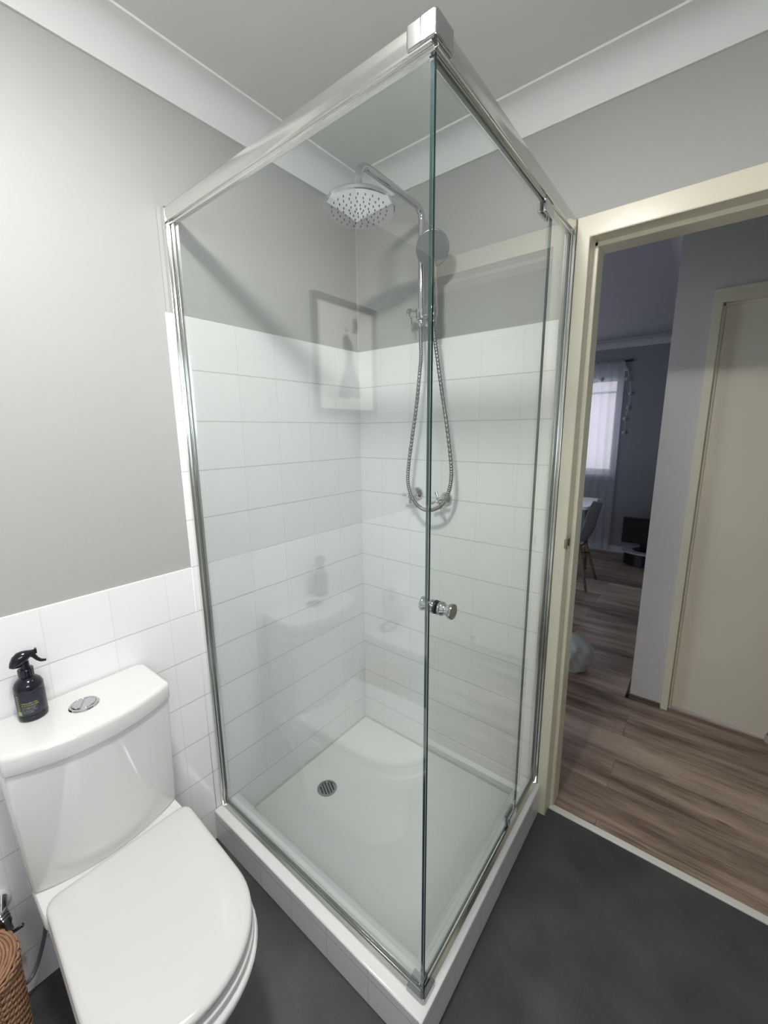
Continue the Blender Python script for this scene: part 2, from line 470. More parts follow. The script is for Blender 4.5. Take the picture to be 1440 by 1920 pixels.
def cove(name, ax, a, b, flip=1, base=0.0, label='white coved cornice', mat=None):
    d, w_ = 0.082, 0.085
    pts = [(0.0, ZC-d), (0.007, ZC-d), (0.009, ZC-d+0.006)]
    n = 10
    # concave quarter arc
    for i in range(n+1):
        t = i/n * pi/2
        cxx, czz = w_-0.010, ZC-d+0.010
        r = w_-0.020; rz = d-0.017
        pts.append((cxx - r*cos(t), czz + rz*sin(t)))
    pts += [(w_-0.006, ZC-0.0065), (w_, ZC-0.006), (w_, ZC), (0, ZC)]
    P = [(base + flip*p[0], p[1]) for p in pts]
    bm = bmesh.new(); extrude_poly(bm, P, ax, a, b)
    o = finish(bm, name, mat or CORN, smooth=True, angle=25)
    return structure(o, label)
cove('trim_4', 1, YB, 0.0, 1, -0.006, 'white coved cornice over the toilet wall')
cove('trim_5', 0, -0.006, XR, -1, 0.006, 'white coved cornice over the doorway wall')
cove('trim_6', 1, YB, 0.0, -1, XR, 'white coved cornice over the right wall')
cove('trim_7', 0, -0.006, XR, 1, YB, 'white coved cornice over the bath wall')
for nm, a in (('trim_8', None),):
    bm = bmesh.new(); box(bm, (-0.0058, 0.0035, 1.8), (-0.0035, 0.0058, ZC-0.07))
    structure(finish(bm, nm, simple('pale_sealant', (0.55, 0.55, 0.54), 0.6)), 'thin pale sealant line in the shower corner')

# ---- bathroom doorway
def door_frame(x0, x1, y0, y1, zt, face=0.037, stop=(0.055, 0.013)):
    bm = bmesh.new()
    # jambs, head; rebated with a stop
    extrude_poly(bm, [(x0, 0.0), (x0+face, 0.0), (x0+face, zt-0.058), (x1-face, zt-0.058), (x1-face, 0.0), (x1, 0.0), (x1, zt), (x0, zt)], 1, y0, y1)
    ys = y0+stop[0]
    box(bm, (x0+face-0.002, ys, 0.0), (x0+face+stop[1], y1-0.002, zt-0.05))
    box(bm, (x1-face-stop[1], ys, 0.0), (x1-face+0.002, y1-0.002, zt-0.05))
    box(bm, (x0+face, ys, zt-0.070), (x1-face, y1-0.002, zt-0.05))
    return bm
d1 = structure(finish(door_frame(0.865, 1.770, -0.008, 0.124, 2.066), 'door_1', CREAM, bevel=0.003, segs=2), 'cream gloss painted frame of the bathroom doorway')
bm = bmesh.new()
box(bm, (0.9015, 0.000, 1.072), (0.9035, 0.046, 1.120)); box(bm, (0.8975, -0.0115, 1.080), (0.904, -0.007, 1.112))
sp_ = finish(bm, 'strike_plate', BRONZE, d1, bevel=0.001); sp_['label'] = 'small metal strike plate'
boxes('latch_recess', DARKG, [((0.9033, 0.010, 1.084), (0.9042, 0.030, 1.108))], d1)
structure(boxes('trim_9', THRESH, [((0.903, 0.034, 0.0), (1.733, 0.060, FZ+0.005))], bevel=0.0015), 'white threshold strip between vinyl and wood floor')

# ------------------------------------------------------------------ hall and dining room
HY, HX, FY = 1.0, 1.037, 4.03
structure(boxes('floor_hall', WOOD, [((-2.2, 0.058, FZ-0.06), (3.2, FY+0.1, FZ))]), 'brown weathered wood plank floor')
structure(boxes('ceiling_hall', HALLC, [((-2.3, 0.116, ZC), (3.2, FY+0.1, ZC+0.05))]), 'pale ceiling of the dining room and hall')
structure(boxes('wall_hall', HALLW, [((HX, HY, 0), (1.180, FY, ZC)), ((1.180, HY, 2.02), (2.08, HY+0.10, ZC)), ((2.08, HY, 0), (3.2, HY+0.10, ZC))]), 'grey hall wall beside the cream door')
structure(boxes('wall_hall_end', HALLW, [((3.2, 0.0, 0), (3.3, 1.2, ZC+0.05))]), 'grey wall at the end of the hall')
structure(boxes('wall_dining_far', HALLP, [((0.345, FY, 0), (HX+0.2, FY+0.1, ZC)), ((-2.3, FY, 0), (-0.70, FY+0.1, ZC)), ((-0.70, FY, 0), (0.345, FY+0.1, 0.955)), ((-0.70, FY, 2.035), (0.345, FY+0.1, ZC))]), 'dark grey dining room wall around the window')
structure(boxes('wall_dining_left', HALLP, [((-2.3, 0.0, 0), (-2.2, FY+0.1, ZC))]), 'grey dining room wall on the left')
DCORN = simple('dining_cornice_paint', (0.42, 0.41, 0.43), 0.6)
o = cove('trim_10', 0, -2.2, HX, -1, FY, 'pale coved cornice over the dining window', DCORN)
o = cove('trim_11', 1, HY, FY, -1, HX, 'pale coved cornice along the dining side wall', DCORN)
structure(boxes('baseboard_hall', SKIRT, [((HX-0.013, HY-0.013, 0), (1.176, HY, FZ+0.022)), ((HX-0.013, HY-0.013, 0), (HX, FY, FZ+0.022)), ((HX-0.019, HY-0.019, 0), (1.176, HY, FZ+0.010)), ((HX-0.019, HY-0.019, 0), (HX, FY, FZ+0.010))], bevel=0.003), 'brown skirting bead around the wall corner')
structure(boxes('baseboard_dining', simple('grey_skirting', (0.5, 0.5, 0.52), 0.5), [((-2.2, FY-0.014, 0), (HX-0.014, FY, FZ+0.07))], bevel=0.003), 'pale skirting under the dining window')

# hall door
d2 = structure(finish(door_frame(1.176, 2.09, HY-0.012, HY+0.11, 2.05, 0.034, (0.030, 0.012)), 'door_2', CREAM, bevel=0.003), 'cream frame of the closed door in the hall')
lf = boxes('door_leaf', DOORM, [((1.222, HY+0.024, FZ+0.015), (2.044, HY+0.060, 1.984))], d2, bevel=0.002); lf['label'] = 'plain cream flush door leaf'
# small cylindrical stopper on the hall floor
t = thing('door_stopper', 'small translucent round stopper on the wood floor against the cream hall door', 'door stop', (1.603, 1.010, FZ))
bm = bmesh.new(); lathe(bm, [(0.0, 0.0), (0.020, 0.0), (0.021, 0.004), (0.019, 0.008), (0.019, 0.030), (0.017, 0.034), (0, 0.034)], n=24)
finish(bm, 'stopper_body', STOPM, t, smooth=True, angle=30)
bm = bmesh.new(); lathe(bm, [(0.0, 0.0342), (0.014, 0.0342), (0.0145, 0.040), (0.012, 0.048), (0, 0.050)], n=24)
finish(bm, 'stopper_cap', CHROMED, t, smooth=True, angle=30)

# dining window (window_1)
win = structure(boxes('window_1', WPLAST, [((-0.70, FY+0.02, 0.955), (-0.655, FY+0.07, 2.035)), ((0.300, FY+0.02, 0.955), (0.345, FY+0.07, 2.035)), ((-0.655, FY+0.02, 0.955), (0.300, FY+0.07, 1.0)), ((-0.655, FY+0.02, 1.99), (0.300, FY+0.07, 2.035)), ((-0.19, FY+0.03, 1.0), (-0.16, FY+0.06, 1.99)), ((-0.655, FY+0.03, 1.86), (0.300, FY+0.06, 1.885))], bevel=0.003), 'dining room window with daylight behind the curtain')
boxes('window_pane', CLEARG, [((-0.655, FY+0.042, 1.0), (0.300, FY+0.048, 1.99))], win)
boxes('window_sill', WPLAST, [((-0.72, FY-0.03, 0.925), (0.365, FY+0.02, 0.955))], win, bevel=0.004)
# what stands outside
ow = structure(boxes('wall_outside', BRICK, [((-3.0, 6.2, -0.5), (3.0, 6.3, 2.28)), ]), 'pink brick wall seen outside the dining window')
# invented bathroom window, added out of view to pass the fill light
fill_win = structure(boxes('added_fill_window', WPLAST, [((XR+0.02, -2.23, 1.44), (XR+0.07, -2.19, 2.06)), ((XR+0.02, -1.41, 1.44), (XR+0.07, -1.37, 2.06)), ((XR+0.02, -2.19, 1.44), (XR+0.07, -1.41, 1.48)), ((XR+0.02, -2.19, 2.02), (XR+0.07, -1.41, 2.06)), ((XR+0.025, -1.815, 1.48), (XR+0.065, -1.785, 2.02))], bevel=0.003), 'small added bathroom window for fill light, beside the bath')
boxes('window_pane', CLEARG, [((XR+0.042, -2.19, 1.48), (XR+0.048, -1.41, 2.02))], fill_win)

# sheer curtain: pleated sheet with thickness
def curtain(name, x0, x1, ztop, zbot, y, amp, folds, label):
    bm = bmesh.new(); nx, nz = 120, 30; g = []
    for j in range(nz+1):
        z = ztop + (zbot-ztop)*j/nz; row = []
        k = j/nz
        for i in range(nx+1):
            s = i/nx
            a = amp*(0.5+0.5*k)
            xx = x0 + (x1-x0)*s + 0.012*k*sin(s*23) + (0.02*k*k if s > 0.9 else 0)
            row.append(bm.verts.new((xx, y + a*sin(s*folds*2*pi + 0.7*sin(s*9)) + 0.006*sin(k*7+s*4), z)))
        g.append(row)
    for j in range(nz):
        for i in range(nx):
            f = bm.faces.new((g[j][i], g[j][i+1], g[j+1][i+1], g[j+1][i])); f.smooth = True
    o = finish(bm, name, SHEER)
    return o
cu = thing('sheer_curtain', 'sheer white voile curtain hanging from a rod over the dining window', 'curtain', (0.0, 3.97, 2.18))
p = curtain('curtain_panel', -0.85, 0.385, 2.195, 0.055, 3.955, 0.016, 15, ''); p.parent = cu
bm = bmesh.new(); tube(bm, [(-0.95, 3.945, 2.185), (0.30, 3.945, 2.185), (0.43, 3.945, 2.188)], 0.009, 12)
lathe(bm, [(0.0, 0), (0.014, 0.004), (0.018, 0.014), (0.011, 0.026), (0, 0.03)], (0.425, 3.945, 2.188), (1, 0, 0.05), 16)
p = finish(bm, 'curtain_rod', BLACKM, cu); p['label'] = 'dark curtain rod'
bm = bmesh.new()
tube(bm, [(-0.86 + k*0.006, 3.945, 2.187) for k in range(207)], 0.014, 12, rfun=lambda t: 0.0145 + 0.0035*sin(t*150))
p = finish(bm, 'curtain_heading', SHEER, cu, smooth=True)
adopt(cu)

# string of ball lights over the curtain
sl = thing('ball_string_light', 'string of white fabric balls looped over the dining curtain and hanging down the wall', 'string lights', (0.30, 3.90, 1.9))
pts = [(-0.20, 3.915, 1.86), (-0.05, 3.912, 1.90), (0.055, 3.912, 1.955), (0.165, 3.912, 2.03), (0.33, 3.91, 2.13), (0.40, 3.93, 2.12), (0.43, 3.96, 1.99), (0.452, 3.985, 1.86), (0.445, 3.985, 1.70), (0.425, 3.985, 1.58), (0.43, 3.985, 1.44), (0.425, 3.985, 1.38)]
bm = bmesh.new(); tube(bm, catmull(pts, 6), 0.0022, 6)
finish(bm, 'light_cable', CABLE, sl)
bmB = None
def ball_mesh(r):
    bm = bmesh.new(); bmesh.ops.create_icosphere(bm, subdivisions=3, radius=r)
    for v in bm.verts: v.co *= 1 + 0.03*sin(v.co.x*300+v.co.z*211)
    return bm
for i, (bx, by, bz) in enumerate([(0.062, 3.893, 1.925), (0.175, 3.893, 2.005), (0.395, 3.945, 2.10), (0.405, 3.955, 2.00), (0.45, 3.985, 1.845), (0.44, 3.985, 1.695), (0.42, 3.985, 1.575), (0.425, 3.985, 1.42), (-0.10, 3.893, 1.86)]):
    bm = ball_mesh(0.020)
    p = finish(bm, 'light_ball', BALLM, sl, smooth=True, loc=(bx, by, bz), angle=180)
adopt(sl)

# television on a low black stand
tv = thing('television', 'black flat television standing on the low stand in the dining room corner', 'television', (0.80, 3.66, 0.19))
boxes('television_body', TVB, [((0.555, 3.655, 0.245), (0.99, 3.695, 0.525))], tv, bevel=0.006)
boxes('television_screen', TVG, [((0.568, 3.6525, 0.260), (0.977, 3.6552, 0.512))], tv)
bm = bmesh.new(); box(bm, (0.735, 3.665, 0.195), (0.805, 3.685, 0.26)); lathe(bm, [(0.0, 0.0), (0.10, 0.0), (0.10, 0.006), (0.03, 0.014), (0, 0.014)], (0.77, 3.66, 0.183), (0, 0, 1), 32)
finish(bm, 'television_foot', TVB, tv, bevel=0.002); adopt(tv)
st = thing('television_stand', 'low rounded black stand with pale top edge under the television', 'tv stand', (0.80, 3.66, FZ))
def half_round(bm, x0, x1, y0, y1, z0, z1, bulge=0.10):
    pts = [(x1, y1), (x0, y1)]
    n = 16
    for i in range(n+1):
        t = i/n; x = x0 + (x1-x0)*t; pts.append((x, y0 - bulge*sin(pi*t)**0.6 + bulge))
    A = [bm.verts.new((p[0], p[1], z0)) for p in pts]; B = [bm.verts.new((p[0], p[1], z1)) for p in pts]
    k = len(pts); bm.faces.new(A[::-1]); bm.faces.new(B)
    for i in range(k): bm.faces.new((A[i], A[(i+1) % k], B[(i+1) % k], B[i]))
bm = bmesh.new(); half_round(bm, 0.60, 1.00, 3.50, 3.80, FZ, 0.165); finish(bm, 'stand_body', TVG, st, bevel=0.004)
bm = bmesh.new(); half_round(bm, 0.575, 1.015, 3.47, 3.82, 0.165, 0.183); finish(bm, 'stand_top', SILVER, st, bevel=0.004); adopt(st)

# dining table and chair
tb = thing('dining_table', 'white dining table whose corner shows past the door frame', 'table', (-0.15, 3.05, FZ))
bm = bmesh.new()
def rrect(x0, x1, y0, y1, r, n=6):
    out = []
    for cx, cy, a0 in ((x1-r, y1-r, 0), (x0+r, y1-r, 90), (x0+r, y0+r, 180), (x1-r, y0+r, 270)):
        for k in range(n+1):
            a = radians(a0 + 90*k/n); out.append((cx + r*cos(a), cy + r*sin(a)))
    return out
pts = rrect(-0.75, 0.415, 2.62, 3.22, 0.05)
loft(bm, [[(x, y, 0.74) for x, y in pts], [(x, y, 0.77) for x, y in pts]], smooth=False)
finish(bm, 'table_top', TABLEW, tb, bevel=0.006)
for sx, sy in ((-0.65, 2.75), (-0.65, 3.1), (0.30, 2.75), (0.30, 3.1)):
    bm = bmesh.new(); tube(bm, [(sx + (0.03 if sx > 0 else -0.03), sy, FZ), (sx, sy, 0.745)], 0.02, 12, rfun=lambda t: 0.013+0.009*t)
    finish(bm, 'leg', WOODL, tb)
adopt(tb)
CHX = 0.065
ch = thing('shell_chair', 'grey moulded shell chair with splayed wooden legs tucked beside the white table', 'chair', (0.28, 2.62, FZ))
bm = bmesh.new(); nu, nv = 14, 16; g = []
for j in range(nv+1):
    v = j/nv; row = []
    # profile from seat front to back top; chair faces -x (towards the table), back at +x
    if v < 0.5:
        t = v/0.5; px, pz = 0.04 + 0.34*t, 0.45 - 0.02*sin(pi*t)
    else:
        t = (v-0.5)/0.5; px, pz = 0.38 + 0.075*t, 0.45 + 0.37*t
    if 0.40 < v < 0.62: px -= 0.02*(1-abs(v-0.51)/0.11); pz += 0.012*(1-abs(v-0.51)/0.11)
    hw = 0.215*(0.75+0.25*sin(pi*min(1, v*1.25))) if v < 0.8 else 0.215*(1.0 - 0.5*((v-0.8)/0.2)**2)*0.86
    for i in range(nu+1):
        s = -1 + 2*i/nu
        lift = 0.07*s*s*(1 if v < 0.5 else 0.4); fwd = -0.06*s*s*(1 if v > 0.5 else 0)
        row.append(bm.verts.new((px + fwd, 2.62 + hw*s, pz + lift)))
    g.append(row)
for j in range(nv):
    for i in range(nu):
        f = bm.faces.new((g[j][i], g[j][i+1], g[j+1][i+1], g[j+1][i])); f.smooth = True
p = finish(bm, 'seat_shell', SHELLG, ch); m = p.modifiers.new('s', 'SOLIDIFY'); m.thickness = 0.008; m = p.modifiers.new('b', 'SUBSURF'); m.levels = 1; m.render_levels = 1
for sx, sy in ((0.06, -0.2), (0.06, 0.2), (0.42, -0.2), (0.42, 0.2)):
    bm = bmesh.new(); tx = 0.14 if sx < 0.2 else 0.31
    tube(bm, [(sx, 2.62+sy, FZ), (tx, 2.62+sy*0.5, 0.43)], 0.015, 12, rfun=lambda t: 0.010+0.007*t)
    finish(bm, 'leg', WOODL, ch)
bm = bmesh.new()
tube(bm, [(0.11, 2.50, 0.31), (0.36, 2.74, 0.31)], 0.005, 8); tube(bm, [(0.11, 2.74, 0.31), (0.36, 2.50, 0.31)], 0.005, 8)
tube(bm, [(0.12, 2.51, 0.42), (0.12, 2.73, 0.42)], 0.006, 8); tube(bm, [(0.33, 2.51, 0.42), (0.33, 2.73, 0.42)], 0.006, 8)
finish(bm, 'wire_brace', BLACKM, ch); adopt(ch); ch.location = (0.28 + CHX, 2.66, FZ)

# crumpled bag just inside the hall
bm = bmesh.new(); bmesh.ops.create_icosphere(bm, subdivisions=5, radius=1.0)
for v in bm.verts:
    c = v.co.copy()
    a = math.atan2(c.y, c.x)
    k = 1 + 0.06*sin(3*a+c.z*4) + 0.045*sin(7*a - 5*c.z) + 0.03*sin(13*c.x+5*c.y+9*c.z)
    z = (abs(c.z)**0.8*(1 if c.z > 0 else -1))*0.108*(1+0.06*sin(5*a)*(1-abs(c.z))); z = max(z, -0.095)
    v.co = Vector((c.x*0.118*k, c.y*0.13*k, z+0.095))
bg = finish(bm, 'crumpled_bag', BAGM, smooth=True, loc=(0.700, 1.115, FZ), angle=180)
tag(bg, 'crumpled pale grey bag slumped on the hall floor beside the door frame', 'bag')

# ------------------------------------------------------------------ shower base
sb = thing('shower_tray', 'white shower floor inside a raised white tiled hob', 'shower base', (0.44, -0.41, FZ))
bm = bmesh.new()
poly = [(0.0, -0.821), (0.878, -0.821), (0.878, 0.0), (0.800, 0.0), (0.800, -0.722), (0.0, -0.722)]
extrude_poly(bm, poly, 2, FZ, 0.15)
finish(bm, 'tiled_hob', HOBT, sb, bevel=0.004, segs=2)
bm = bmesh.new(); box(bm, (0.0, -0.7225, FZ-0.02), (0.8005, 0.0, FZ+0.005))
finish(bm, 'floor_tray', ACRYL, sb)
SEAL = simple('aged_sealant', (0.60, 0.57, 0.50), 0.6, var=0.15, vscale=25)
bm = bmesh.new()
for a, b in (((0, -0.7225), (0, 0)), ((0, 0), (0.8, 0))):
    if a[0] == b[0]: extrude_poly(bm, [(0, FZ+0.012), (0, FZ+0.004), (0.008, FZ+0.004)], 1, -0.7225, -0.0005)
    else: extrude_poly(bm, [(-0.0005, FZ+0.012), (-0.0005, FZ+0.004), (-0.008, FZ+0.004)], 0, 0, 0.8)
p = finish(bm, 'sealant_bead', SEAL, sb); p['label'] = 'yellowed sealant bead'
c = (0.164, -0.431, FZ+0.0045)
bm = bmesh.new()
R = lathe(bm, [(0.0, 0.0), (0.040, 0.0), (0.040, 0.002), (0.037, 0.0035), (0.032, 0.0035), (0.0315, 0.001), (0, 0.001)], c, n=40)
dr = finish(bm, 'drain_grate', CHROMED, sb, smooth=True, angle=30); dr['label'] = 'round chrome drain grate with slots'
bm = bmesh.new()
ang = radians(63.4)  # slot direction
for k in (-2, -1, 0, 1, 2):
    L = math.sqrt(max(0, 0.030**2 - (k*0.0112)**2))*0.95
    for sgn in (0,):
        cx, cy = c[0] + k*0.0112*cos(ang), c[1] + k*0.0112*sin(ang)
        dx, dy = -sin(ang)*L, cos(ang)*L; wx, wy = cos(ang)*0.0030, sin(ang)*0.0030
        z0, z1 = c[2]+0.0005, c[2]+0.0016
        q = [(cx-dx-wx, cy-dy-wy), (cx-dx+wx, cy-dy+wy), (cx+dx+wx, cy+dy+wy), (cx+dx-wx, cy+dy-wy)]
        A = [bm.verts.new((*p_, z0)) for p_ in q]; B = [bm.verts.new((*p_, z1)) for p_ in q]
        bm.faces.new(B); bm.faces.new(A[::-1])
        for i in range(4): bm.faces.new((A[i], A[(i+1) % 4], B[(i+1) % 4], B[i]))
finish(bm, 'drain_slot', DARKG, dr)
adopt(sb)

# ------------------------------------------------------------------ shower screen
GX, GY, ZG0, ZG1 = 0.851, -0.778, 0.163, 2.036
DX = 0.848
sc = thing('shower_screen', 'frameless look corner shower screen of clear glass in bright aluminium channels', 'shower screen', (0.851, -0.778, 0.15))
def pane(name, a, b, parent, axis, free=None):
    """glass slab; large faces are clear, the thin edges dark green"""
    bm = bmesh.new(); box(bm, a, b); bm.faces.ensure_lookup_table()
    for f in bm.faces:
        f.normal_update(); f.material_index = 0 if abs(f.normal[axis]) > 0.5 else (1 if free and f.normal.dot(Vector(free)) > 0.5 else 2)
    me = bpy.data.meshes.new(name); bm.to_mesh(me); bm.free()
    me.materials.append(GLASS); me.materials.append(GEDGE); me.materials.append(GEDGEP)
    o = bpy.data.objects.new(name, me); COL.objects.link(o); o.parent = parent
    return o
p = pane('fixed_pane', (0.012, GY-0.003, ZG0), (0.8567, GY+0.003, ZG1), sc, 1, (1, 0, 0)); p['label'] = 'wide clear fixed pane facing the toilet'
p = pane('fixed_pane', (DX-0.003, -0.189, ZG0), (DX+0.003, -0.012, ZG1), sc, 0); p['label'] = 'narrow clear fixed pane beside the doorway'
gd = pane('glass_door', (DX-0.003, -0.7735, 0.180), (DX+0.003, -0.193, 2.020), sc, 0, (0, -1, 0)); gd['label'] = 'clear glass shower door with round knob'
# pivots
for z0, z1 in ((1.996, 2.028), (0.172, 0.205)):
    bm = bmesh.new()
    for s in (-1, 1):
        extrude_poly(bm, [(-0.262, z0), (-0.200, z0), (-0.200, z1), (-0.262, z1)], 0, DX + s*0.0032, DX + s*0.0105)
    finish(bm, 'pivot_clamp', CHROME, gd, bevel=0.002)
# knob through the door
bm = bmesh.new()
kp = [(0.0, 0.0), (0.0135, 0.0), (0.0145, 0.0015), (0.0145, 0.0075), (0.0138, 0.0090), (0.0112, 0.0130), (0.0108, 0.0160), (0.0130, 0.0210), (0.0155, 0.0245), (0.0160, 0.0290), (0.0155, 0.0310), (0.0148, 0.0316), (0.0146, 0.0316), (0.0, 0.0316)]
for s in (1, -1): lathe(bm, kp, (DX + s*0.0048, -0.731, 1.116), (s, 0, 0), 36)
kn = finish(bm, 'door_knob', CHROME, gd, smooth=True, angle=35); kn['label'] = 'double sided round chrome knob'
bm = bmesh.new()
for s in (1, -1): lathe(bm, [(0.0, 0.0), (0.0142, 0.0), (0.0142, 0.0018), (0, 0.0018)], (DX + s*0.0031, -0.731, 1.116), (s, 0, 0), 32)
finish(bm, 'knob_washer', RUBBER, kn)

# rails: stepped profiles extruded along each side
def rail(name, ax, prof, a, b, mat, bev=0.0012, label=None):
    bm = bmesh.new(); extrude_poly(bm, prof, ax, a, b)
    o = finish(bm, name, mat, sc, bevel=bev, segs=2)
    if label: o['label'] = label
    return o
# top rails (outer face rounded); prof coordinates: (across, z)
tp = [(-0.0135, 2.064), (-0.0145, 2.056), (-0.0145, 2.044), (-0.0125, 2.036), (-0.0125, 2.030), (-0.0055, 2.030), (-0.0045, 2.024), (0.006, 2.024), (0.007, 2.030), (0.014, 2.030), (0.014, 2.067), (-0.008, 2.067)]
rail('top_rail', 0, [(GY + a_, z_) for a_, z_ in tp], 0.004, GX+0.006, ALU, label='top rail over the wide pane')
rail('top_rail', 1, [(DX + 0.001 - a_, z_) for a_, z_ in tp], GY+0.0, -0.004, ALU, label='top rail over the door')
# bottom rails: low outer flange, groove, inner lip
bp_ = [(-0.014, 0.1505), (-0.014, 0.155), (-0.0055, 0.160), (-0.0050, 0.168), (-0.0035, 0.168), (-0.0035, 0.1625), (0.0038, 0.1625), (0.0038, 0.172), (0.007, 0.172), (0.018, 0.158), (0.022, 0.1505)]
rail('bottom_rail', 0, [(GY + a_, z_) for a_, z_ in bp_], 0.004, GX, ALU, 0.0006, label='bottom rail under the wide pane')
rail('bottom_rail', 1, [(DX - a_, z_) for a_, z_ in bp_], GY, -0.004, ALU, 0.0006, label='bottom rail under the door')
# wall channels: two ribs against the tile
def chan(name, ax, base, sgn, off, label):
    bm = bmesh.new()
    L = []
    for (a0, a1, d0, d1) in ((-0.016, -0.0085, 0.0, 0.013), (-0.0085, -0.0035, 0.0, 0.018), (0.0035, 0.0075, 0.0, 0.018), (0.0075, 0.016, 0.0, 0.010), (-0.0035, 0.0035, 0.0, 0.010)):
        if ax == 0: box(bm, (d0+0.0003, off+a0, 0.1505), (d1, off+a1, 2.068))
        else: box(bm, (off+a0, -d1, 0.1505), (off+a1, -d0-0.0003, 2.068))
    o = finish(bm, name, ALU, sc, bevel=0.0012, segs=2); o['label'] = label
chan('wall_channel', 0, 0, 1, GY, 'upright channel on the toilet wall')
chan('wall_channel', 1, 0, 1, DX, 'upright channel beside the door frame')
# corner caps
def lcap(name, z0, z1, th, ln, label, mat=CHROME):
    bm = bmesh.new()
    o_ = th/2+0.0015
    pts = [(GX-ln, GY-o_), (GX+o_-0.006, GY-o_), (GX+o_-0.002, GY-o_+0.002), (GX+o_, GY-o_+0.006), (GX+o_, GY+ln), (GX-o_, GY+ln), (GX-o_, GY+o_), (GX-ln, GY+o_)]
    extrude_poly(bm, pts, 2, z0, z1)
    p = finish(bm, name, mat, sc, bevel=0.003, segs=3); p['label'] = label
lcap('corner_cap', 2.0335, 2.0690, 0.0285, 0.038, 'chrome corner cap joining the top rails')
bm = bmesh.new()
extrude_poly(bm, [(GX-0.034, GY-0.016), (GX+0.011, GY-0.016), (GX+0.016, GY-0.011), (GX+0.016, GY+0.034), (GX+0.0045, GY+0.034), (GX+0.0045, GY-0.0045), (GX-0.034, GY-0.0045)], 2, 0.1508, 0.1665)
extrude_poly(bm, [(GX-0.034, GY+0.0045), (GX-0.0045, GY+0.0045), (GX-0.0045, GY+0.034), (GX-0.021, GY+0.034), (GX-0.021, GY+0.021), (GX-0.034, GY+0.021)], 2, 0.1508, 0.1735)
p = finish(bm, 'corner_cap', CHROMED, sc, bevel=0.001, segs=2); p['label'] = 'satin corner cap joining the bottom rails'
adopt(sc)

# ------------------------------------------------------------------ shower set
RX, RY = 0.360, -0.060
ss = thing('shower_rail_set', 'chrome rail with round overhead rose, hand shower and looping hose on the tiled wall', 'shower', (RX, -0.01, 1.86))
bm = bmesh.new()
path = round_path([(RX, RY, 1.875), (RX, RY, 2.222), (RX, -0.390, 2.222), (RX, -0.390, 2.130)], 0.045, 10)
tube(bm, path, 0.0115, 20)
rp = finish(bm, 'riser_pipe', CHROME, ss, smooth=True, angle=60)
# overhead rose, tipped slightly on its joint
ROSE = Vector((RX, -0.390, 2.105)); _td = Vector((0.66, -0.75, 0)).normalized()
RAX = (Vector((0, 0, 1)) - _td*math.tan(radians(4.0))).normalized(); RU, RV = frame_from(RAX)
bm = bmesh.new()
lathe(bm, [(0.0, 0.028), (0.014, 0.028), (0.016, 0.016), (0.030, 0.013), (0.085, 0.010), (0.101, 0.006), (0.104, 0.001), (0.104, -0.007), (0.102, -0.0090), (0.101, -0.0095), (0.1005, -0.0095), (0.0, -0.0095)], ROSE, RAX, 64)
rose = finish(bm, 'overhead_rose', MIRROR, ss, smooth=True, angle=25); rose['label'] = 'round chrome overhead rose'
bm = bmesh.new()
for ring, (rr, cnt) in enumerate(((0.012, 6), (0.029, 12), (0.046, 16), (0.063, 20), (0.080, 24))):
    for k in range(cnt):
        a = 2*pi*k/cnt + ring*0.3
        lathe(bm, [(0.0019, 0.0), (0.0016, -0.0022), (0.0008, -0.003)], ROSE - RAX*0.0095 + RU*rr*cos(a) + RV*rr*sin(a), RAX, 6)
nz = finish(bm, 'spray_nozzle', simple('dark_grey_silicone', (0.10, 0.10, 0.09), 0.5), rose); nz['kind'] = 'stuff'; nz['label'] = 'rings of small grey spray nozzles'
# slider, diverter and wall bracket
bm = bmesh.new()
lathe(bm, [(0.0, 0), (0.019, 0), (0.019, 0.036), (0.0, 0.036)], (RX, RY, 1.862), (0, 0, 1), 28)
tube(bm, [(RX-0.012, RY, 1.884), (RX-0.040, RY-0.006, 1.888)], 0.012, 20)
tube(bm, [(RX, 0.0, 1.872), (RX, RY, 1.872)], 0.011, 18)
lathe(bm, [(0.0, 0), (0.026, 0), (0.026, 0.006), (0.018, 0.010), (0, 0.010)], (RX, 0.0, 1.872), (0, -1, 0), 28)
finish(bm, 'diverter_body', CHROME, ss, bevel=0.001)
bm = bmesh.new()
lathe(bm, [(0.0, 0), (0.013, 0), (0.0175, 0.004), (0.0175, 0.012), (0.015, 0.015), (0, 0.015)], (RX-0.038, RY-0.006, 1.888), (-1, -0.25, 0.06), 28)
tube(bm, [(RX-0.034, RY-0.012, 1.872), (RX-0.034, RY-0.012, 1.845)], 0.0028, 10)
p = finish(bm, 'diverter_knob', CHROME, ss, smooth=True, angle=35); p['label'] = 'round knob with small pin'
bm = bmesh.new()
lathe(bm, [(0.0, 0), (0.011, 0), (0.012, 0.004), (0.012, 0.016), (0.008, 0.022), (0.0065, 0.030), (0, 0.03)], (RX+0.002, RY-0.002, 1.862), (0.02, -0.05, -1), 6)
finish(bm, 'hose_nut', CHROME, ss)
HX_, HY_ = 0.433, -0.098
bm = bmesh.new()
tube(bm, [(RX+0.01, RY, 1.876), (HX_-0.008, HY_+0.01, 1.872)], 0.0115, 18)
lathe(bm, [(0.0, 0), (0.018, 0), (0.0195, 0.006), (0.0195, 0.032), (0.018, 0.036), (0, 0.036)], (HX_, HY_, 1.852), (0.0, -0.07, 1), 28)
finish(bm, 'handset_clip', CHROME, ss, smooth=True, angle=35)
bm = bmesh.new()
axis = Vector((0.42, -0.84, -0.32)).normalized()      # the way the spray face looks
cc = Vector((0.438, -0.112, 2.062))
hd = Vector((0.0, -0.04, 1)).normalized()
